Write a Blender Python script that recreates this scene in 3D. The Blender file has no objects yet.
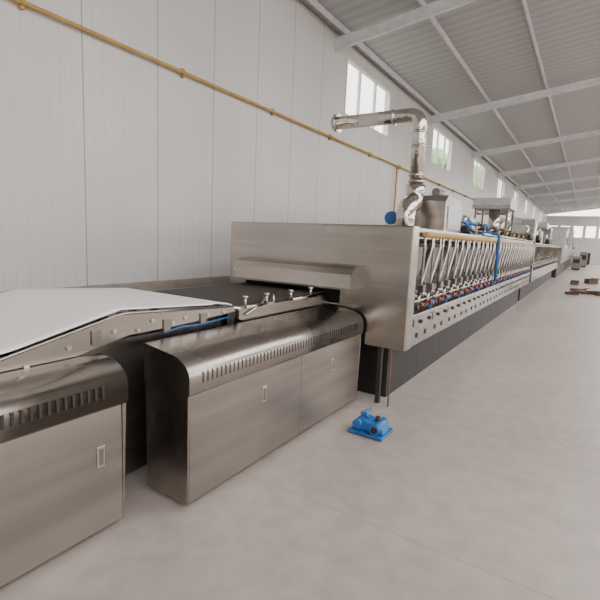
import bpy, bmesh, math, random
from mathutils import Vector, Matrix
random.seed(4)
S = bpy.context.scene
COL = S.collection

# ---------------------------------------------------------------- materials
def nt(name):
    m = bpy.data.materials.new(name); m.use_nodes = True
    t = m.node_tree; b = t.nodes["Principled BSDF"]
    return m, t, b
def N(t, k, **kw):
    n = t.nodes.new(k)
    for a, v in kw.items(): setattr(n, a, v)
    return n
def noise(t, scale, detail=4, stretch=None):
    tc = N(t, 'ShaderNodeTexCoord'); mp = N(t, 'ShaderNodeMapping')
    if stretch: mp.inputs['Scale'].default_value = stretch
    n = N(t, 'ShaderNodeTexNoise'); n.inputs['Scale'].default_value = scale
    n.inputs['Detail'].default_value = detail
    t.links.new(tc.outputs['Object'], mp.inputs['Vector']); t.links.new(mp.outputs[0], n.inputs['Vector'])
    return n
def ramp(t, src, stops):
    r = N(t, 'ShaderNodeValToRGB')
    el = r.color_ramp.elements
    while len(el) < len(stops): el.new(0.5)
    for e, (p, c) in zip(el, stops):
        e.position = p; e.color = (c[0], c[1], c[2], 1) if hasattr(c, '__len__') else (c, c, c, 1)
    t.links.new(src, r.inputs[0]); return r
def bump(t, b, src, strength, dist=0.01):
    bp = N(t, 'ShaderNodeBump'); bp.inputs['Strength'].default_value = strength
    bp.inputs['Distance'].default_value = dist
    t.links.new(src, bp.inputs['Height']); t.links.new(bp.outputs[0], b.inputs['Normal'])

def simple(name, col, rough=0.5, metal=0.0, var=0.12, scale=6):
    m, t, b = nt(name)
    n = noise(t, scale)
    lo = [c*(1-var) for c in col]; hi = [min(1, c*(1+var)) for c in col]
    r = ramp(t, n.outputs['Fac'], [(0.3, lo), (0.7, hi)])
    t.links.new(r.outputs[0], b.inputs['Base Color'])
    b.inputs['Roughness'].default_value = rough; b.inputs['Metallic'].default_value = metal
    return m
def steel(name, col, r0, r1, stretch=(1, 1, 1), brush=0.04, bscale=40, bdist=0.002):
    m, t, b = nt(name)
    n = noise(t, 1.1, 2)
    ns = noise(t, 9, 5, stretch)
    mx = N(t, 'ShaderNodeMath', operation='ADD'); t.links.new(n.outputs['Fac'], mx.inputs[0]); t.links.new(ns.outputs['Fac'], mx.inputs[1])
    hf = N(t, 'ShaderNodeMath', operation='MULTIPLY'); hf.inputs[1].default_value = 0.5; t.links.new(mx.outputs[0], hf.inputs[0])
    r = ramp(t, hf.outputs[0], [(0.36, [c*0.66 for c in col]), (0.64, col)])
    t.links.new(r.outputs[0], b.inputs['Base Color'])
    n3 = noise(t, 1.4, 3)
    rr = ramp(t, n3.outputs['Fac'], [(0.25, r0), (0.8, r1)])
    t.links.new(rr.outputs[0], b.inputs['Roughness'])
    b.inputs['Metallic'].default_value = 1.0
    n2 = noise(t, bscale, 2, stretch)
    bump(t, b, n2.outputs['Fac'], brush, bdist)
    return m
M_steel = steel('brushed_steel', (0.46, 0.42, 0.38), 0.20, 0.33, (0.06, 1, 1), 0.2)
M_door = steel('satin_steel', (0.43, 0.39, 0.352), 0.38, 0.48, (0.06, 1, 1), 0.2)
M_steel_end = steel('rolled_steel', (0.54, 0.505, 0.465), 0.16, 0.32, (1, 0.06, 1), 0.16)
M_polish = steel('polished_steel', (0.74, 0.70, 0.64), 0.12, 0.22)
M_duct = steel('crinkled_duct_steel', (0.80, 0.75, 0.68), 0.08, 0.16, (1, 1, 1), 0.4, 14, 0.02)
M_dsteel = steel('dull_steel', (0.30, 0.28, 0.26), 0.35, 0.5)
M_dark = simple('dark_iron', (0.03, 0.028, 0.028), 0.5, 0.3)
M_base = simple('dark_base_panel', (0.016, 0.013, 0.012), 0.5, 0.0)
M_black = simple('black_mouth_shade', (0.01, 0.01, 0.01), 0.8)
M_slot = simple('slot_shadow', (0.05, 0.044, 0.04), 0.6, 0.4)
M_yel = simple('yellow_paint', (0.50, 0.31, 0.09), 0.5)
M_blue = simple('blue_paint', (0.02, 0.13, 0.38), 0.4)
M_red = simple('red_plastic', (0.26, 0.035, 0.03), 0.4)
M_white = simple('white_enamel', (0.66, 0.66, 0.65), 0.45)
M_pale = simple('pale_sheet_metal', (0.54, 0.535, 0.53), 0.4, 0.3)
M_cover = simple('grey_sheet_metal', (0.33, 0.335, 0.34), 0.3, 0.6)
M_beam = simple('pale_beam_paint', (0.74, 0.735, 0.74), 0.5)
M_purl = simple('purlin_paint', (0.60, 0.595, 0.61), 0.5)
M_brown = simple('brown_cardboard', (0.15, 0.09, 0.065), 0.8)
M_kerb = simple('kerb_render', (0.34, 0.30, 0.27), 0.8)
M_out = simple('dry_ground', (0.45, 0.42, 0.36), 0.9)
M_leaf = simple('green_foliage', (0.30, 0.45, 0.22), 0.7, 0, 0.4, 4)
M_bark = simple('tree_bark', (0.18, 0.12, 0.08), 0.9)

def wall_mat():
    m, t, b = nt('sandwich_panel_white')
    tc = N(t, 'ShaderNodeTexCoord'); sp = N(t, 'ShaderNodeSeparateXYZ')
    t.links.new(tc.outputs['Object'], sp.inputs[0])
    def grid(period, width):
        d = N(t, 'ShaderNodeMath', operation='DIVIDE'); d.inputs[1].default_value = period
        t.links.new(sp.outputs[0], d.inputs[0])
        f = N(t, 'ShaderNodeMath', operation='FRACT'); t.links.new(d.outputs[0], f.inputs[0])
        l = N(t, 'ShaderNodeMath', operation='LESS_THAN'); l.inputs[1].default_value = width/period
        t.links.new(f.outputs[0], l.inputs[0]); return l
    a = grid(0.92, 0.014); c = grid(0.115, 0.010)
    n = noise(t, 0.6, 5)
    base = ramp(t, n.outputs['Fac'], [(0.3, (0.60, 0.58, 0.565)), (0.7, (0.70, 0.68, 0.665))])
    ns = noise(t, 5, 3)
    sc = ramp(t, ns.outputs['Fac'], [(0.70, (1, 1, 1)), (0.76, (0.86, 0.84, 0.82))])
    mm = N(t, 'ShaderNodeMixRGB', blend_type='MULTIPLY'); mm.inputs[0].default_value = 1
    t.links.new(base.outputs[0], mm.inputs[1]); t.links.new(sc.outputs[0], mm.inputs[2])
    m1 = N(t, 'ShaderNodeMixRGB'); m1.inputs[2].default_value = (0.59, 0.575, 0.56, 1)
    t.links.new(c.outputs[0], m1.inputs[0]); t.links.new(mm.outputs[0], m1.inputs[1])
    m2 = N(t, 'ShaderNodeMixRGB'); m2.inputs[2].default_value = (0.32, 0.31, 0.30, 1)
    t.links.new(a.outputs[0], m2.inputs[0]); t.links.new(m1.outputs[0], m2.inputs[1])
    t.links.new(m2.outputs[0], b.inputs['Base Color'])
    b.inputs['Roughness'].default_value = 0.42
    return m
M_wall = wall_mat()
def floor_mat():
    m, t, b = nt('concrete_floor')
    tc = N(t, 'ShaderNodeTexCoord'); sp = N(t, 'ShaderNodeSeparateXYZ')
    t.links.new(tc.outputs['Object'], sp.inputs[0])
    n = noise(t, 0.6, 8); n2 = noise(t, 7, 8)
    r = ramp(t, n.outputs['Fac'], [(0.3, (0.40, 0.345, 0.315)), (0.7, (0.49, 0.43, 0.395))])
    r2 = ramp(t, n2.outputs['Fac'], [(0.3, (0.82, 0.82, 0.82)), (0.65, (1, 1, 1))])
    mu = N(t, 'ShaderNodeMixRGB', blend_type='MULTIPLY'); mu.inputs[0].default_value = 1
    t.links.new(r.outputs[0], mu.inputs[1]); t.links.new(r2.outputs[0], mu.inputs[2])
    cur = mu
    for ax, period, off in ((0, 5.7, 2.1),):
        s = N(t, 'ShaderNodeMath', operation='SUBTRACT'); s.inputs[1].default_value = off - 10*period
        t.links.new(sp.outputs[ax], s.inputs[0])
        d = N(t, 'ShaderNodeMath', operation='DIVIDE'); d.inputs[1].default_value = period
        t.links.new(s.outputs[0], d.inputs[0])
        f = N(t, 'ShaderNodeMath', operation='FRACT'); t.links.new(d.outputs[0], f.inputs[0])
        l = N(t, 'ShaderNodeMath', operation='LESS_THAN'); l.inputs[1].default_value = 0.008/period
        t.links.new(f.outputs[0], l.inputs[0])
        mx = N(t, 'ShaderNodeMixRGB'); mx.inputs[2].default_value = (0.34, 0.29, 0.26, 1)
        t.links.new(l.outputs[0], mx.inputs[0]); t.links.new(cur.outputs[0], mx.inputs[1]); cur = mx
    t.links.new(cur.outputs[0], b.inputs['Base Color'])
    rr = ramp(t, n.outputs['Fac'], [(0.3, 0.32), (0.7, 0.5)])
    t.links.new(rr.outputs[0], b.inputs['Roughness'])
    bump(t, b, n2.outputs['Fac'], 0.05)
    return m
M_floor = floor_mat()
def wave_mat(name, c0, c1, scale, rough, direction='X', bs=0.3):
    m, t, b = nt(name)
    tc = N(t, 'ShaderNodeTexCoord'); w = N(t, 'ShaderNodeTexWave', bands_direction=direction)
    w.inputs['Scale'].default_value = scale
    t.links.new(tc.outputs['Object'], w.inputs[0])
    r = ramp(t, w.outputs['Fac'], [(0.2, c0), (0.8, c1)])
    t.links.new(r.outputs[0], b.inputs['Base Color'])
    b.inputs['Roughness'].default_value = rough
    bump(t, b, w.outputs['Fac'], bs, 0.02)
    return m
M_roof = wave_mat('roof_sheet', (0.38, 0.38, 0.385), (0.44, 0.44, 0.445), 1.2, 0.5, 'X', 0.1)
def canvas_mat():
    m, t, b = nt('white_canvas')
    b.inputs['Roughness'].default_value = 0.9
    n = noise(t, 2.2, 5, (1, 0.5, 1)); r = ramp(t, n.outputs['Fac'], [(0.3, (0.90, 0.885, 0.88)), (0.7, (0.95, 0.935, 0.93))])
    t.links.new(r.outputs[0], b.inputs['Base Color']); bump(t, b, n.outputs['Fac'], 0.8, 0.06); return m
M_canvas = canvas_mat()
M_mesh = wave_mat('dark_wire_mesh', (0.02, 0.017, 0.015), (0.075, 0.06, 0.05), 25, 0.6)
def glass_mat():
    m, t, b = nt('window_glass')
    out = t.nodes['Material Output']
    tr = N(t, 'ShaderNodeBsdfTransparent'); gl = N(t, 'ShaderNodeBsdfGlossy'); mx = N(t, 'ShaderNodeMixShader')
    tr.inputs[0].default_value = (0.97, 0.98, 0.97, 1); gl.inputs['Roughness'].default_value = 0.05
    mx.inputs[0].default_value = 0.05
    t.links.new(tr.outputs[0], mx.inputs[1]); t.links.new(gl.outputs[0], mx.inputs[2])
    t.links.new(mx.outputs[0], out.inputs[0]); return m
M_glass = glass_mat()

# ---------------------------------------------------------------- mesh helpers
def box(bm, x0, x1, y0, y1, z0, z1):
    vs = [bm.verts.new((x, y, z)) for x in (x0, x1) for y in (y0, y1) for z in (z0, z1)]
    for f in ((0,1,3,2),(4,6,7,5),(0,4,5,1),(2,3,7,6),(0,2,6,4),(1,5,7,3)):
        bm.faces.new([vs[i] for i in f])
def prism(bm, prof, axis, c0, c1, smooth=False):
    def P(a, b, c):
        return {'X': (c, a, b), 'Y': (a, c, b), 'Z': (a, b, c)}[axis]
    A = [bm.verts.new(P(a, b, c0)) for a, b in prof]
    B_ = [bm.verts.new(P(a, b, c1)) for a, b in prof]
    n = len(prof)
    bm.faces.new(A); bm.faces.new(B_[::-1])
    for i in range(n):
        f = bm.faces.new([A[i], B_[i], B_[(i+1) % n], A[(i+1) % n]]); f.smooth = smooth
def tube(bm, pts, r, seg=16, cap=True):
    pts = [Vector(p) for p in pts]; rings = []; n = len(pts)
    rs = r if hasattr(r, '__len__') else [r]*n
    prev = None
    for i, p in enumerate(pts):
        if i == 0: d = pts[1]-pts[0]
        elif i == n-1: d = pts[-1]-pts[-2]
        else: d = (pts[i+1]-p).normalized()+(p-pts[i-1]).normalized()
        if d.length < 1e-9: d = pts[-1]-pts[0]
        d.normalize()
        if prev is None:
            a = Vector((0, 0, 1)) if abs(d.z) < 0.9 else Vector((1, 0, 0))
            u = d.cross(a).normalized()
        else:
            u = (prev - d*prev.dot(d)).normalized()
        prev = u; v = d.cross(u)
        rings.append([bm.verts.new(p + (u*math.cos(2*math.pi*k/seg)+v*math.sin(2*math.pi*k/seg))*rs[i]) for k in range(seg)])
    for a, b in zip(rings, rings[1:]):
        for k in range(seg):
            f = bm.faces.new([a[k], a[(k+1) % seg], b[(k+1) % seg], b[k]]); f.smooth = True
    if cap:
        bm.faces.new(rings[0][::-1]); bm.faces.new(rings[-1])
def cyl(bm, p0, p1, r, seg=20): tube(bm, [p0, p1], r, seg)
def fillet(pts, rad, n=7):
    pts = [Vector(p) for p in pts]; out = [pts[0]]
    for i in range(1, len(pts)-1):
        a = (pts[i-1]-pts[i]).normalized(); b = (pts[i+1]-pts[i]).normalized()
        p0 = pts[i]+a*rad; p1 = pts[i]+b*rad
        for k in range(n+1):
            s = k/n; out.append(p0*(1-s)**2 + pts[i]*2*s*(1-s) + p1*s*s)
    out.append(pts[-1]); return out
WM = {}
def obj(name, bm, mat, parent=None, bevel=0.0, label=None, **props):
    bmesh.ops.recalc_face_normals(bm, faces=bm.faces)
    me = bpy.data.meshes.new(name); bm.to_mesh(me); bm.free()
    o = bpy.data.objects.new(name, me); COL.objects.link(o)
    me.materials.append(mat)
    if bevel:
        b = o.modifiers.new('bevel', 'BEVEL'); b.width = bevel; b.segments = 2
        b.limit_method = 'ANGLE'; b.angle_limit = math.radians(50)
    if parent is not None:
        o.parent = parent
        o.matrix_parent_inverse = WM[parent.name].inverted()
    WM[o.name] = Matrix.Identity(4)
    if label: o['label'] = label
    for k, v in props.items(): o[k] = v
    return o
def empty(name, loc, label, category, group=None):
    e = bpy.data.objects.new(name, None); COL.objects.link(e); e.location = loc
    e.empty_display_size = 0.2
    WM[e.name] = Matrix.Translation(loc)
    e['label'] = label; e['category'] = category
    if group: e['group'] = group
    return e
B = bmesh.new
def top(name, bm, mat, label, category, bevel=0.0, group=None):
    o = obj(name, bm, mat, None, bevel, label); o['category'] = category
    if group: o['group'] = group
    return o
def bx(name, mat, parent, x0, x1, y0, y1, z0, z1, bevel=0.0, label=None):
    bm = B(); box(bm, x0, x1, y0, y1, z0, z1); return obj(name, bm, mat, parent, bevel, label)
def cy(name, mat, parent, p0, p1, r, seg=20):
    bm = B(); cyl(bm, p0, p1, r, seg); return obj(name, bm, mat, parent)
def tb(name, mat, parent, pts, r, seg=14):
    bm = B(); tube(bm, pts, r, seg); return obj(name, bm, mat, parent)

# ---------------------------------------------------------------- room shell
YW = 4.4; X0 = -6.0; X1 = 58.0; ZE = 5.3; SL = 0.12
bm = B(); box(bm, X0, X1, -15, YW+0.15, -0.15, 0)
obj('floor', bm, M_floor, kind='structure')
bm = B(); box(bm, -30, 90, -50, 40, -0.4, -0.16)
o = obj('ground', bm, M_out, kind='structure')
WINS = [8.3+5.8*k for k in range(8)]
WW, WZ0, WZ1 = 2.3, 3.95, 5.05
bm = B()
box(bm, X0, X1, YW, YW+0.15, 0, WZ0); box(bm, X0, X1, YW, YW+0.15, WZ1, ZE-0.02)
xs = X0
for wx in WINS:
    box(bm, xs, wx, YW, YW+0.15, WZ0, WZ1); xs = wx+WW
box(bm, xs, X1, YW, YW+0.15, WZ0, WZ1)
obj('wall_left', bm, M_wall, kind='structure')
for i, wx in enumerate(WINS):
    bm = B(); y0, y1 = YW+0.0, YW+0.10; t = 0.04
    box(bm, wx, wx+t, y0, y1, WZ0, WZ1); box(bm, wx+WW-t, wx+WW, y0, y1, WZ0, WZ1)
    box(bm, wx+t, wx+WW-t, y0, y1, WZ0, WZ0+t); box(bm, wx+t, wx+WW-t, y0, y1, WZ1-t, WZ1)
    for f in (0.3, 0.65):
        box(bm, wx+WW*f-t/2, wx+WW*f+t/2, y0+0.02, y1-0.02, WZ0+t, WZ1-t)
    w = obj('window_%d' % (i+1), bm, M_white, kind='structure')
    bm = B(); box(bm, wx+t, wx+WW-t, YW+0.05, YW+0.056, WZ0+t, WZ1-t)
    obj('pane', bm, M_glass, w)
bm = B(); box(bm, X0, X1, YW-0.10, YW, 0, 0.90)
obj('baseboard_left', bm, M_kerb, kind='structure')
YR = -5.0; ZR = ZE + SL*(YW-YR)
def roofz(y): return ZE + SL*(YW-y) if y > YR else ZR - SL*(YR-y)
bm = B()
for ya, yb in ((YW+0.4, -1.9), (-7.6, -15)):  # unseen strip along the ridge left open to let extra skylight down
    prism(bm, [(ya, roofz(ya)), (yb, roofz(yb)), (yb, roofz(yb)+0.08), (ya, roofz(ya)+0.08)], 'X', X0, X1)
obj('ceiling', bm, M_roof, kind='structure')
bm = B()
box(bm, X1, X1+0.15, -15, YW+0.15, 0, 2.8); box(bm, X1, X1+0.15, -15, YW+0.15, 4.0, ZE-0.2)
for k in range(17):
    y = -15+k*1.2; box(bm, X1, X1+0.15, y, y+0.3, 2.8, 4.0)
obj('wall_back', bm, M_wall, kind='structure')
bm = B()
box(bm, X0-.15, X0, -15, -11, 0, 5.2); box(bm, X0-.15, X0, -5, YW+.15, 0, 5.2); box(bm, X0-.15, X0, -11, -5, 4.4, 5.2)
obj('wall_front', bm, M_wall, kind='structure')  # unseen end wall, added so the steel reflects a darker hall
bm = B()
box(bm, X0, X1, -15.15, -15, 0, 1.5); box(bm, X0, X1, -15.15, -15, 4.9, 5.2)  # unseen side wall, its tall band left open to bring in sky light
for k in range(12): box(bm, -6+5.8*k, -5.6+5.8*k, -15.15, -15, 1.5, 4.9)
obj('wall_right', bm, M_wall, kind='structure')

# rafters
for i in range(-2, 8):
    x = 13.6+5.8*i; bm = B()
    for ya, yb in ((YW, YR), (YR, -15)):
        hn = -0.12 if ya == YW else 0
        for d0, d1, hw, lo in ((-0.14, -0.13, 0.035, 0), (-0.22, -0.21, 0.035, 2), (-0.21, -0.14, 0.006, 1)):
            vs = []
            for y in (ya, yb):
                h = hn if y == YW else 0
                z0 = roofz(y)+d0+(h if lo else 0); z1 = roofz(y)+d1+(h if lo == 2 else 0)
                vs.append([(x-hw, y, z0), (x+hw, y, z0), (x+hw, y, z1), (x-hw, y, z1)])
            a = [bm.verts.new(v) for v in vs[0]]; b = [bm.verts.new(v) for v in vs[1]]
            bm.faces.new(a); bm.faces.new(b)
            for q in range(4): bm.faces.new([a[q], b[q], b[(q+1) % 4], a[(q+1) % 4]])
    top('roof_rafter', bm, M_beam, 'pale painted steel roof rafter spanning the hall', 'roof beam', group='steel roof rafters')
for i in range(-8, 3):
    y = 1.4*i+1.4
    bm = B(); z = roofz(y); box(bm, X0, X1, y-0.016, y+0.016, z-0.11, z-0.005)
    top('roof_purlin', bm, M_purl, 'thin grey steel purlin running along under the roof sheets', 'roof beam', group='steel roof purlins')

# yellow gas pipe on the wall
e = empty('gas_pipe', (3, YW-0.06, 3.4), 'long yellow painted gas pipe clipped to the white wall', 'pipe')
tb('pipe_run', M_yel, e, [(X0+.05, YW-0.055, 3.4), (50, YW-0.055, 3.4)], 0.020, 12)
tb('pipe_drop', M_yel, e, [(11.2, YW-0.055, 3.4), (11.2, YW-0.055, .9)], 0.022, 12)
for k in range(16):
    x = -1.5+k*1.84; bm = B()
    box(bm, x, x+0.03, YW-0.05, YW-.001, 3.35, 3.45); tube(bm, [(x, YW-0.055, 3.4), (x+0.03, YW-0.055, 3.4)], 0.029, 12)
    obj('pipe_clip', bm, M_yel, e)

# trees outside
def tree(x, y, h, r):
    e = empty('tree', (x, y, -.16), 'leafy green tree standing outside the hall windows', 'tree', 'trees outside')
    tb('trunk', M_bark, e, [(x, y, -.16), (x+.1, y, h*.5), (x, y+.1, h*.75)], [.2, .15, .08], 10)
    bm = B()
    for k in range(16):
        a = random.uniform(0, 6.28); rr = random.uniform(0, r)
        q = bmesh.ops.create_icosphere(bm, subdivisions=2, radius=random.uniform(.45, .9)*r*.6)
        off = Vector((x+rr*math.cos(a), y+rr*math.sin(a)*.7, h*.72+random.uniform(-.28, .28)*h))
        for v in q['verts']: v.co = v.co*random.uniform(.8, 1.15)+off
    obj('foliage', bm, M_leaf, e)
tree(25.5, 8.6, 6.9, 1.5); tree(29.5, 8.9, 7.0, 1.5); tree(40, 8.8, 7.2, 1.8); tree(19.8, 9.0, 6.2, 1.4)

# ---------------------------------------------------------------- tunnel oven
OX0, OX1 = 3.77, 13.5; OF = 1.29; OT = 1.634
def oven(x0, x1, name, label, bo=0.05):
    e = empty(name, ((x0+x1)/2, 2.3, 0), label, 'industrial oven')
    bm = B()
    prof = [(3.30, .54), (OF, .54), (OF, .84), (1.45, .88), (1.45, 1.5), (OF, 1.53), (OF, 1.63), (3.30, 1.63)]
    prism(bm, prof, 'X', x0+0.16, x1); obj('body', bm, M_steel_end, e, 0.008)
    bx('base', M_base, e, x0+bo, x1-0.05, 1.56, 3.15, 0, .54)
    n = int((x1-x0-bo)/0.9)
    for k in range(n+1):
        x = x0+bo+k*0.9
        w = min(.897, x1-x-.02)
        if w > .1:
            bx('base_panel', M_base, e, x, x+w, 1.51, 1.555, 0.0, 0.535, 0.002)
    return e
ov = oven(OX0, OX1, 'tunnel_oven', 'long stainless steel biscuit baking oven with rows of gas burners', .24)
for y in (1.50, 3.10): bx('leg', M_dark, ov, OX0+.04, OX0+.08, y, y+.04, 0, .54)
bm = B()
yy = [OF-0.02, 1.95, 3.08, 3.32]; zz = [.54, .90, 1.24, 1.64]
g = {}
for xi, x in enumerate((OX0, OX0+.16)):
    for i, y in enumerate(yy):
        for j, z in enumerate(zz): g[xi, i, j] = bm.verts.new((x, y, z))
for xi in (0, 1):
    for i in range(3):
        for j in range(3):
            if (i, j) != (1, 1): bm.faces.new([g[xi, i, j], g[xi, i+1, j], g[xi, i+1, j+1], g[xi, i, j+1]])
for i in range(3):
    for j in (0, 3): bm.faces.new([g[0, i, j], g[0, i+1, j], g[1, i+1, j], g[1, i, j]])
for j in range(3):
    for i in (0, 3): bm.faces.new([g[0, i, j], g[0, i, j+1], g[1, i, j+1], g[1, i, j]])
bm.faces.new([g[0,1,1], g[0,2,1], g[1,2,1], g[1,1,1]]); bm.faces.new([g[0,1,2], g[0,2,2], g[1,2,2], g[1,1,2]])
bm.faces.new([g[0,1,1], g[0,1,2], g[1,1,2], g[1,1,1]]); bm.faces.new([g[0,2,1], g[0,2,2], g[1,2,2], g[1,2,1]])
obj('end_panel', bm, M_steel_end, ov, 0.015)
bm = B()
prism(bm, [(OX0, 1.27), (OX0-0.10, 1.265), (OX0-0.16, 1.24), (OX0-0.20, 1.19), (OX0-0.22, 1.07), (OX0-0.235, 1.07), (OX0-0.235, 1.055), (OX0-0.205, 1.055), (OX0-0.19, 1.17), (OX0-0.15, 1.225), (OX0, 1.245)], 'Y', 1.74, 3.08)
for ya, yb in ((1.735, 1.75), (3.075, 3.09)):
    prism(bm, [(OX0, 1.26), (OX0-0.10, 1.255), (OX0-0.16, 1.23), (OX0-0.21, 1.17), (OX0-0.22, 1.06), (OX0, 1.06)], 'Y', ya, yb)
obj('inlet_hood', bm, M_steel_end, ov)
bx('oven_mouth_shade', M_black, ov, OX0+0.05, OX0+0.15, 1.952, 3.078, .905, 1.235)  # black block stands in for the shade inside the oven
tb('gas_manifold', M_yel, ov, [(OX0+0.25, 1.25, 1.575), (OX1-0.1, 1.25, 1.575)], 0.024, 12)
for k in range(17):
    x = 3.96+0.59*k; bm = B()
    prism(bm, [(1.445, 1.5), (1.30, 1.525), (1.415, 1.2), (1.30, .845), (1.445, .87)], 'X', x, x+0.014)
    obj('gusset_plate', bm, M_steel_end, ov)
for k in range(16):
    x = 3.96+0.59*k
    bm = B(); prism(bm, [(1.448, 1.48), (1.36, 1.46), (1.435, 1.17), (1.448, 1.17)], 'X', x+.06, x+.54)
    obj('access_cover', bm, M_cover, ov, 0.004)
    bx('control_strip', M_steel_end, ov, x+0.02, x+0.57, 1.272, 1.289, .73, .80, 0.003)
    for s in (0.14, 0.40):
        bx('vent_hole', M_slot, ov, x+s, x+s+.05, 1.284, 1.2895, .61, .655)
first = None
for k in range(16):
    x = 4.26+0.59*k
    if first is None:
        bm = B()
        for dx in (-.14, .14):
            cyl(bm, (x+dx, 1.448, 1.0), (x+dx, 1.30, 1.0), 0.030); cyl(bm, (x+dx, 1.39, 1.0), (x+dx, 1.375, 1.0), 0.065)
            cyl(bm, (x+dx, 1.30, 1.02), (x+dx, 1.30, .88), 0.019, 12)
        tube(bm, [(x-.27, 1.30, .96), (x+.27, 1.30, .96)], .014, 10)
        b0 = obj('burner', bm, M_steel_end, ov)
        parts = []
        for s in (-1, 1):
            # V shaped metal pipes, one V per burner head
            parts.append(tb('feed_pipe', M_steel_end, b0, fillet([(x+s*.24, 1.25, 1.56), (x+s*.25, 1.245, 1.46), (x+s*.145, 1.285, 1.12), (x+s*.14, 1.30, 1.0)], .03, 4), .013, 10))
            parts.append(tb('feed_pipe', M_steel_end, b0, fillet([(x+s*.02, 1.25, 1.56), (x+s*.02, 1.245, 1.46), (x+s*.135, 1.28, 1.14), (x+s*.14, 1.30, 1.02)], .03, 4), .011, 10))
            parts.append(tb('spark_cable', M_dark, b0, fillet([(x+s*.10, 1.28, 1.46), (x+s*.14, 1.27, 1.32), (x+s*.20, 1.28, 1.15), (x+s*.20, 1.30, .98)], .05, 4), .004, 8))
        for dx in (-.14, .14):
            bm = B(); tube(bm, [(x+dx, 1.285, .93), (x+dx, 1.255, .93)], 0.020, 12); box(bm, x+dx-0.028, x+dx+0.028, 1.248, 1.262, .922, .94)
            parts.append(obj('valve_handle', bm, M_red, b0))
            bm = B(); tube(bm, [(x+dx+0.07, 1.29, .92), (x+dx+0.07, 1.25, .92)], 0.022, 12); tube(bm, [(x+dx+0.07, 1.285, .92), (x+dx+0.07, 1.285, .845)], 0.012, 8)
            parts.append(obj('valve_knob', bm, M_dark if dx < 0 else M_blue, b0))
            parts.append(cy('dial', M_dark, b0, (x+dx+.03, 1.274, .765), (x+dx+.03, 1.255, .765), .018, 14))
            parts.append(bx('solenoid', M_dsteel, b0, x+dx-.034, x+dx+.034, 1.25, 1.30, 1.04, 1.11, .004))
        first = b0
    else:
        nb = b0.copy(); COL.objects.link(nb); nb.location.x += 0.59*k
        for c in parts:
            nc = c.copy(); nc.parent = nb; COL.objects.link(nc)
tb('air_riser', M_blue, ov, fillet([(7.6, 1.205, .95), (7.6, 1.205, 1.68), (7.6, 1.6, 1.70), (7.6, 1.75, 1.86), (7.05, 1.75, 1.86), (7.05, 1.75, 1.63)], 0.06, 5), 0.024, 14)
bm = B(); tube(bm, fillet([(7.6, 1.75, 1.86), (9.6, 1.75, 1.86), (9.6, 1.75, 1.63)], 0.1), 0.032, 16)
for x in (7.9, 8.6, 9.3): cyl(bm, (x, 1.75, 1.86), (x+0.03, 1.75, 1.86), 0.05, 16)
obj('air_header', bm, M_blue, ov)
tb('roof_conduit', M_polish, ov, [(7.0, 1.33, 1.66), (13.3, 1.33, 1.66)], 0.02, 10)
# second oven + cooling section
ov2 = oven(13.8, 26.0, 'tunnel_oven', 'further stainless steel oven section with ducts on top')
tb('gas_manifold', M_yel, ov2, [(13.9, 1.25, 1.575), (25.8, 1.25, 1.575)], 0.022, 10)
for k in range(20):
    bm = B(); prism(bm, [(1.445, 1.5), (1.27, 1.52), (1.385, 1.2), (1.27, .85), (1.445, .87)], 'X', 14.0+0.6*k, 14.02+0.6*k)
    obj('gusset_plate', bm, M_steel_end, ov2)
bx('end_panel', M_steel_end, ov2, 13.8, 13.955, OF-0.02, 3.32, .54, 1.64)
for k in range(38):
    x = 14.1+0.31*k; bm = B(); cyl(bm, (x, 1.448, 1.02), (x, 1.32, 1.02), 0.045, 10); cyl(bm, (x, 1.32, 1.02), (x, 1.25, .95), 0.03, 8)
    obj('burner', bm, M_dsteel, ov2)
e = empty('cooling_conveyor', (35, 2.2, 0), 'long plain steel cooling conveyor beyond the ovens', 'conveyor')
bx('body', M_steel_end, e, 26.6, 48, 1.2, 3.2, .75, 1.55)
bx('skirt', M_base, e, 26.7, 47.9, 1.35, 3.0, 0, .75)
for k in range(10): bx('door', M_steel, e, 26.9+2.1*k, 28.6+2.1*k, 1.18, 1.205, .85, 1.45, .01)
for x, y, h in ((28, 1.9, 2.4), (31.5, 2.0, 2.7), (37, 1.9, 3.0), (43, 2.2, 2.7)):
    e = empty('machine_housing', (x, y, 1.552), 'tall steel machine housing over the far conveyor', 'machine', 'far machine housings')
    bx('casing', M_pale, e, x-1, x+1, y-.8, y+.6, 1.552, h, .02)
    bx('opening', M_dark, e, x-.7, x+.7, y-.82, y-.795, 1.7, h-.3)
for x, y, h, m in ((39, .75, 1.0, M_dsteel), (46, .4, 1.3, M_dsteel), (52, 1.5, 2.1, M_pale), (54, .2, 1.2, M_dark)):
    e = empty('far_machine', (x, y, 0), 'small grey machine standing on the floor near end wall', 'machine')
    bx('cabinet', m, e, x-.4, x+.4, y-.3, y+.3, .1, h, .02)
    bx('plinth', M_dark, e, x-.35, x+.35, y-.25, y+.25, 0, .1)
    bx('panel', M_dark, e, x-.42, x-.398, y-.2, y+.2, h*.5, h*.8)

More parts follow.
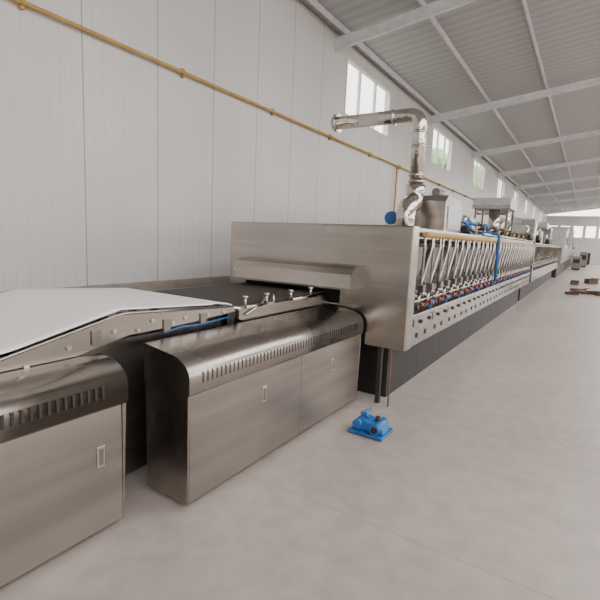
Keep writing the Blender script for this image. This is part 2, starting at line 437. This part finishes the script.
# ---------------------------------------------------------------- exhaust duct
e = empty('exhaust_duct', (5.85, 2.0, OT+.003), 'polished steel exhaust duct rising from the oven roof', 'duct')
tb('pipe', M_duct, e, fillet([(5.85, 2.0, 2.2), (5.85, 2.0, 3.12), (5.85, 3.22, 3.12)], 0.16, 8), 0.088, 24)
bm = B(); cyl(bm, (5.85, 3.18, 3.12), (5.85, 3.23, 3.12), 0.125, 24)
cyl(bm, (5.85, 3.22, 3.12), (5.85, 3.26, 3.12), 0.10, 24); obj('end_flange', bm, M_duct, e)
for z in (2.2, 2.28, 2.36, 2.72, 2.90):
    cy('joint_ring', M_duct, e, (5.85, 2.0, z-0.014), (5.85, 2.0, z+0.014), 0.105, 24)
cy('joint_ring', M_duct, e, (5.85, 2.34, 3.12), (5.85, 2.365, 3.12), 0.105, 24)
tb('lower_elbow', M_duct, e, fillet([(5.85, 2.0, 2.24), (5.85, 2.0, 2.03), (5.56, 2.0, 1.93), (5.56, 2.0, OT+.02)], 0.12, 8), 0.12, 24)
cy('foot_flange', M_duct, e, (5.56, 2.0, OT+.003), (5.56, 2.0, OT+.025), 0.17, 24)
e = empty('blower', (5.7, 2.3, OT), 'blue capped steel blower on top of the oven', 'fan')
bm = B(); cyl(bm, (5.70, 2.24, OT+.17), (5.80, 2.24, OT+.17), 0.09, 28); box(bm, 5.69, 5.81, 2.18, 2.32, OT, OT+.12)
obj('housing', bm, M_polish, e)
cy('flange_cap', M_blue, e, (5.70, 2.24, OT+.17), (5.665, 2.24, OT+.17), 0.085, 32)
OB = OT+.006
e = empty('duct_box', (6.5, 1.9, OB), 'silver sheet-metal motor box on the oven roof', 'duct')
bm = B(); prism(bm, [(6.1, OB), (6.95, OB), (6.95, 2.06), (6.85, 2.14), (6.2, 2.14), (6.1, 2.06)], 'Y', 1.65, 2.2)
obj('casing', bm, M_steel_end, e, 0.008)
bx('cover_plate', M_pale, e, 6.2, 6.85, 1.635, 1.652, 1.70, 2.0, 0.004)
cy('motor', M_dsteel, e, (6.25, 1.85, 2.19), (6.5, 1.85, 2.19), 0.055); cy('shaft_cap', M_polish, e, (6.6, 1.95, 2.135), (6.6, 1.95, 2.2), .07)
for i, x in enumerate((7.2, 8.3, 9.1, 10.0, 11.0, 11.8, 12.6)):
    y = 1.42
    e = empty('gas_valve_set', (x, y, OT), 'yellow gas valve set with black round regulator on the oven', 'valve', 'gas valve sets on the oven roof')
    tb('pipework', M_yel, e, fillet([(x-0.25, y, OT), (x-0.25, y, 1.76), (x+0.25, y, 1.76), (x+0.25, y, OT)], 0.05), 0.017, 12)
    bm = B(); tube(bm, [(x, y, 1.72), (x, y, 1.76), (x, y, 1.775), (x, y, 1.81)], [0.04, 0.07, 0.07, 0.03], 20); obj('regulator', bm, M_dark, e)
    bx('solenoid', M_dark, e, x+0.12, x+0.20, y-.04, y+.04, 1.72, 1.81, 0.006)
def canopy(x, y, s, h, m=M_pale):
    e = empty('extractor_box', (x, y, OT), 'silver sheet-metal extractor box on legs over the oven', 'duct', 'extractor boxes over the oven')
    bm = B(); prism(bm, [(x-.55*s, h), (x-.6*s, h+.08), (x-.5*s, h+.26), (x+.5*s, h+.26), (x+.6*s, h+.08), (x+.55*s, h)], 'Y', y-.45*s, y+.45*s); obj('casing', bm, m, e, 0.01)
    cy('duct', M_polish, e, (x, y, OT), (x, y, h+0.02), 0.14*s)
    for dx in (-.5*s, .45*s):
        for dy in (-.4*s, .36*s): bx('leg', M_dsteel, e, x+dx, x+dx+0.04, y+dy, y+dy+0.04, OT, h+0.02)
canopy(12.2, 2.1, .95, 2.38); canopy(17.5, 2.1, 1.0, 2.2); canopy(22.0, 2.1, 1.1, 2.3)
for x, y, w, h, m in ((8.6, 2.35, .6, .35, M_pale), (9.9, 2.3, .5, .42, M_steel_end), (10.8, 2.3, .4, .32, M_pale), (14.8, 1.8, .6, .5, M_pale), (15.9, 1.7, .4, .7, M_steel_end), (19.5, 1.8, .7, .5, M_pale), (24.2, 1.8, .7, .8, M_steel_end)):
    e = empty('control_box', (x, y, OT), 'metal electrical control box on the oven roof', 'cabinet', 'control boxes on the oven roof')
    bx('casing', m, e, x-w/2, x+w/2, y-.2, y+.2, OT, OT+h, 0.01)
    bx('door', m, e, x-w/2+.03, x+w/2-.03, y-.215, y-.198, OT+.03, OT-.03+h, 0.004)
for x in (16.4, 20.6, 23.2):
    e = empty('stack_pipe', (x, 2.2, OT), 'polished steel stack pipe with elbow to the wall', 'duct', 'stack pipes on the further oven')
    tb('pipe', M_polish, e, fillet([(x, 2.4, OT), (x, 2.4, 2.6), (x, 3.4, 2.6)], 0.16), 0.08, 16)
    cy('flange', M_polish, e, (x, 3.38, 2.6), (x, 3.43, 2.6), 0.12, 16)
for x, y in ((7.4, 2.5), (9.1, 2.05), (11.3, 1.72), (13.1, 1.8), (14.3, 1.5), (16.9, 1.5), (18.6, 1.7), (21.0, 1.5), (25.3, 1.7)):
    e = empty('burner_fan', (x, y, OT), 'small steel fan with dark motor on the oven roof', 'fan', 'fans on the oven roof')
    bm = B(); cyl(bm, (x-.05, y, OT+.16), (x+.05, y, OT+.16), .13, 24); box(bm, x-.05, x+.05, y-.1, y+.1, OT, OT+.1); tube(bm, [(x, y+.06, OT+.16), (x, y+.06, OT+.42)], .05, 14)
    obj('housing', bm, M_polish, e)
    cy('motor', M_dark, e, (x-.05, y, OT+.16), (x-.2, y, OT+.16), .065)

# ---------------------------------------------------------------- drive cabinets
def cabinet(f, x0, x1, handles, seams, label, dp=.33):
    e = empty('drive_cabinet', ((x0+x1)/2, f+.15, 0), label, 'machine cabinet')
    zb = .857+(dp-.13)*.14
    bm = B(); prism(bm, [(f+.012, .035), (f+.012, .67), (f+dp, .67), (f+dp, .035)], 'X', x0+.004, x1-.004); obj('body', bm, M_steel, e, 0.004)
    for x in (x0+.1, x1-.15):
        for y in (f+.06, f+dp-.06): cy('foot', M_dark, e, (x, y, 0), (x, y, .04), .02, 12)
    # flared end plates
    for xe, s in ((x0, -1), (x1, 1)):
        bm = B()
        A = [(xe, f-.006, .035), (xe, f+dp, .035), (xe, f+dp, .655), (xe, f-.012, .655)]
        Bq = [(xe+s*.010, f-.006, .035), (xe+s*.004, f+dp, .035), (xe+s*.014, f+dp, .655), (xe+s*.020, f-.014, .655)]
        a = [bm.verts.new(v) for v in A]; b = [bm.verts.new(v) for v in Bq]
        bm.faces.new(a); bm.faces.new(b)
        for q in range(4): bm.faces.new([a[q], b[q], b[(q+1) % 4], a[(q+1) % 4]])
        obj('end_plate', bm, M_steel, e, 0.003)
    bm = B()
    F0 = f-.026
    pr = [(f+.006, .652), (F0+.006, .652), (F0, .660), (F0, .745)]
    for k in range(1, 15):
        a = math.radians(180-82*k/14); pr.append((F0+.17+.17*math.cos(a), .745+.114*math.sin(a)))
    pr += [(f+dp, zb), (f+dp, .66)]
    prism(bm, pr, 'X', x0-.022, x1+.022)
    bm.faces.ensure_lookup_table()
    for fc in list(bm.faces)[4:19]: fc.smooth = True
    obj('cover', bm, M_steel, e, 0)
    bm = B()
    n = int((x1-x0-.14)/.036)
    for k in range(n):
        x = x0+.07+k*.036; prism(bm, [(F0-.0012, .710), (F0-.0012, .746), (F0+.0008, .768), (f+.02, .768), (f+.02, .710)], 'X', x, x+.011)
    obj('vent_slots', bm, M_slot, e)
    xs = [x0]+seams+[x1]
    for i in range(len(xs)-1):
        d = bx('door', M_door, e, xs[i]+.002, xs[i+1]-.002, f-.008, f+.012, .04, .645, 0.003)
        for (hx, hz) in handles:
            if xs[i] < hx < xs[i+1]:
                h = bx('handle', M_polish, d, hx-.022, hx+.022, f-.014, f-.006, hz-.055, hz+.055, 0.004, 'chrome recessed pull')
                bx('recess', M_dsteel, h, hx-.010, hx+.010, f-.016, f-.013, hz-.04, hz+.04)
    return e
cabinet(1.69, 1.62, 3.71, [(2.27, .48), (3.2, .475)], [2.72], 'brushed steel drive cabinet with vented rounded cover beside the oven inlet')
cabinet(1.87, -.9, 1.34, [(1.22, .42), (.1, .42)], [.25], 'brushed steel drive cabinet with vented cover beside the canvas conveyor', .195)

# ---------------------------------------------------------------- canvas conveyor
e = empty('canvas_conveyor', (1, 2.65, 0), 'white canvas infeed belt rising over a steel frame', 'conveyor')
# cloth as a lightly creased sheet
bm = B()
path = [(-1.5, .895), (.7, .90), (1.50, 1.078), (2.36, 1.022), (2.40, 1.008)]
def pz(x):
    for (a, za), (b, zb_) in zip(path, path[1:]):
        if a <= x <= b: return za+(zb_-za)*(x-a)/(b-a)
    return path[-1][1]
NX, NY = 130, 24
xsn = [-1.5+3.9*i/NX for i in range(NX+1)]
random.seed(7)
cr = [(random.uniform(-.5, 2.3), random.uniform(2.1, 3.2), random.uniform(-.5, .5), random.uniform(.003, .006), random.uniform(.03, .07)) for _ in range(16)]
rows = []
for x in xsn:
    row = []
    for j in range(NY+1):
        y = 2.085+1.115*j/NY; z = pz(x)+.002
        for cx, cyy, ang, amp, wd in cr:
            dd = (x-cx)*math.cos(ang)+(y-cyy)*math.sin(ang); ll = -(x-cx)*math.sin(ang)+(y-cyy)*math.cos(ang)
            z += amp*math.exp(-(dd/wd)**2-(ll/.35)**2)
        row.append(bm.verts.new((x, y, z)))
    rows.append(row)
for a, b in zip(rows, rows[1:]):
    for j in range(NY): bm.faces.new([a[j], b[j], b[j+1], a[j+1]]).smooth = True
o = obj('belt', bm, M_canvas, e)
sd = o.modifiers.new('thick', 'SOLIDIFY'); sd.thickness = .008; sd.offset = -1
sp = [(-1.5, .872), (.68, .872), (1.50, 1.048), (2.42, .99), (2.435, .955), (1.95, .93), (1.55, .925), (.9, .80), (.7, .78), (-1.5, .78)]
for ya, yb in ((2.078, 2.10), (3.21, 3.24)):
    bm = B(); prism(bm, sp, 'Y', ya, yb); obj('side_plate', bm, M_steel, e, 0.004)
tb('edge_rail', M_steel_end, e, fillet([(.7, 2.073, .882), (1.50, 2.073, 1.055), (2.4, 2.073, 1.0)], .05, 4), .007, 8)
for x, z, r in ((2.37, .985, .018), (1.50, 1.03, .03), (.7, .85, .03)): cy('roller', M_polish, e, (x, 2.10, z), (x, 3.21, z), r)
for x, z in ((1.0, .87), (1.2, .92), (1.45, .965), (1.7, .99), (1.95, .975), (2.15, .97), (2.3, .97), (1.85, .955), (1.6, .95)): cy('bolt', M_polish, e, (x, 2.08, z), (x, 2.066, z), .013, 6)
for x in (1.32, 1.78, 2.08): bx('bracket', M_dsteel, e, x, x+.05, 2.068, 2.079, .91, .985, .002)
for x in (-.7, 1.42, 2.38):
    for y in (2.24, 3.16): bx('leg', M_dsteel, e, x, x+.05, y, y+.05, 0, .96 if x > 1 else .82)
for y in (2.245, 3.165): bx('side_beam', M_dsteel, e, -1.2, 2.43, y, y+.04, .68, .76)
bx('front_plate', M_dsteel, e, 1.0, 2.4, 2.20, 2.235, .04, .88)
bx('back_plate', M_dsteel, e, 1.0, 2.4, 3.21, 3.235, .3, .80)
tb('air_hose', M_blue, e, fillet([(1.78, 2.066, .905), (1.90, 2.064, .925), (2.06, 2.064, .915), (2.35, 2.064, .93)], .05, 4), .005, 8)

# mesh band conveyor
e = empty('band_conveyor', (2.9, 2.6, 0), 'dark wire mesh oven band on a steel frame', 'conveyor')
bm = B(); prism(bm, [(2.46, .985), (2.50, 1.0), (3.765, 1.0), (3.765, .985), (2.50, .95), (2.46, .96)], 'Y', 2.12, 3.05); obj('belt', bm, M_mesh, e)
bm = B(); prism(bm, [(2.445, .90), (2.445, .975), (3.765, .975), (3.765, .88), (2.49, .88)], 'Y', 2.055, 2.10); obj('side_rail', bm, M_steel, e, 0.004)
bx('side_rail', M_dsteel, e, 2.445, 3.765, 3.07, 3.11, .88, .995, 0.004)
cy('roller', M_polish, e, (2.48, 2.06, .97), (2.48, 3.10, .97), .02)
for x in (2.52, 3.4):
    for y in (2.12, 3.06): bx('leg', M_base, e, x, x+.05, y, y+.045, 0, .90)
bx('inner_plate', M_base, e, 2.52, 3.7, 2.14, 2.16, .2, .85)
for x in (2.50, 2.76, 3.10, 3.42):
    bm = B(); box(bm, x, x+.08, 2.04, 2.14, .975, .99); cyl(bm, (x+.04, 2.08, .985), (x+.04, 2.08, 1.05), .010, 10)
    cyl(bm, (x+.04, 2.08, 1.045), (x+.04, 2.08, 1.06), .022, 14); obj('tension_clamp', bm, M_polish, e)
tb('rod', M_polish, e, [(2.50, 2.042, .985), (2.70, 2.042, .985)], .012, 10); tb('rod', M_polish, e, [(3.1, 2.042, .985), (3.5, 2.042, .985)], .014, 10)
tb('adjusting_lever', M_polish, e, fillet([(2.5, 2.04, .93), (2.72, 2.05, 1.0), (2.95, 2.2, 1.03)], .08, 4), .008, 8)
tb('adjusting_lever', M_polish, e, fillet([(2.85, 2.05, .98), (2.85, 2.05, 1.04), (3.15, 2.25, 1.02)], .03, 3), .008, 8)

e = empty('floor_pipe', (3.74, 1.40, 0), 'thin dark brown pipe standing by the oven foot', 'pipe')
tb('tube', M_brown, e, [(3.79, 1.40, 0), (3.79, 1.40, .535)], .008, 12)

# blue jack
jx, jy = 3.17, 1.30
e = empty('hydraulic_jack', (jx, jy, 0), 'blue painted metal jack standing on the floor beside the oven', 'tool')
bx('base', M_blue, e, jx-.11, jx+.13, jy-.14, jy+.14, .012, .028, 0.004)
for dx in (-.09, .11):
    for dy in (-.12, .12): cy('foot', M_blue, e, (jx+dx, jy+dy, 0), (jx+dx, jy+dy, .03), .018, 12)
bm = B(); prism(bm, [(jy-.13, .028), (jy+.13, .028), (jy+.11, .09), (jy+.05, .12), (jy-.05, .10), (jy-.12, .08)], 'X', jx-.06, jx+.08)
obj('body', bm, M_blue, e, 0.01)
cy('cylinder', M_blue, e, (jx-.10, jy-.07, .07), (jx+.11, jy-.07, .07), .04); cy('cylinder', M_blue, e, (jx-.09, jy+.08, .08), (jx+.10, jy+.08, .08), .037)
bm = B(); tube(bm, [(jx, jy+.02, .10), (jx-.01, jy+.04, .17)], .014, 12); tube(bm, [(jx-.05, jy+.06, .165), (jx+.05, jy+.02, .175)], .012, 12); obj('handle', bm, M_blue, e)
cy('end_cap', M_dark, e, (jx-.104, jy-.07, .07), (jx-.10, jy-.07, .07), .026, 16); cy('filler_cap', M_dark, e, (jx+.02, jy-.05, .09), (jx+.02, jy-.05, .14), .018, 12)

# cartons
for i, (x, y, w, h, rz) in enumerate(((17.6, .35, .35, .07, .3), (18.4, .0, .5, .08, .8), (18.1, -.5, .35, .1, .2), (19.3, .2, .4, .08, 1.1), (22.5, .4, .3, .15, .1), (24, -.2, .4, .22, .5))):
    e = empty('carton', (x, y, 0), 'flat brown carton lying on the concrete floor', 'box', 'cartons on the floor')
    bx('case', M_brown, e, x-w/2, x+w/2, y-w/2, y+w/2, 0, h, .01)
    bm = B(); prism(bm, [(x-w/2, h), (x-w/2-.12, h+.05), (x-w/2-.12, h+.056), (x-w/2, h+.006)], 'Y', y-w/2, y+w/2); obj('flap', bm, M_brown, e)
    e.rotation_euler.z = rz

# ---------------------------------------------------------------- world / light
w = bpy.data.worlds.new('world'); S.world = w; w.use_nodes = True
t = w.node_tree; bg = t.nodes['Background']
tc = N(t, 'ShaderNodeTexCoord'); sp = N(t, 'ShaderNodeSeparateXYZ'); t.links.new(tc.outputs['Generated'], sp.inputs[0])
r = ramp(t, sp.outputs[2], [(0.0, (1.0, 0.96, 0.925)), (0.6, (0.985, 0.965, 0.95))]); t.links.new(r.outputs[0], bg.inputs[0])
bg.inputs[1].default_value = 4.7

# ---------------------------------------------------------------- camera
th, ph, rho = math.radians(32.33), math.radians(7.92), math.radians(2.5)
F = Vector((math.cos(th)*math.cos(ph), math.sin(th)*math.cos(ph), -math.sin(ph)))
R = Vector((math.sin(th), -math.cos(th), 0)); U = R.cross(F)
R2 = R*math.cos(rho)+U*math.sin(rho); U2 = U*math.cos(rho)-R*math.sin(rho)
cam = bpy.data.cameras.new('camera'); co = bpy.data.objects.new('camera', cam); COL.objects.link(co)
m = Matrix((R2, U2, -F)).transposed().to_4x4(); m.translation = Vector((0, 0, 1.5)); co.matrix_world = m
cam.lens = 27; cam.sensor_width = 36; cam.clip_start = 0.05; cam.clip_end = 200
S.camera = co
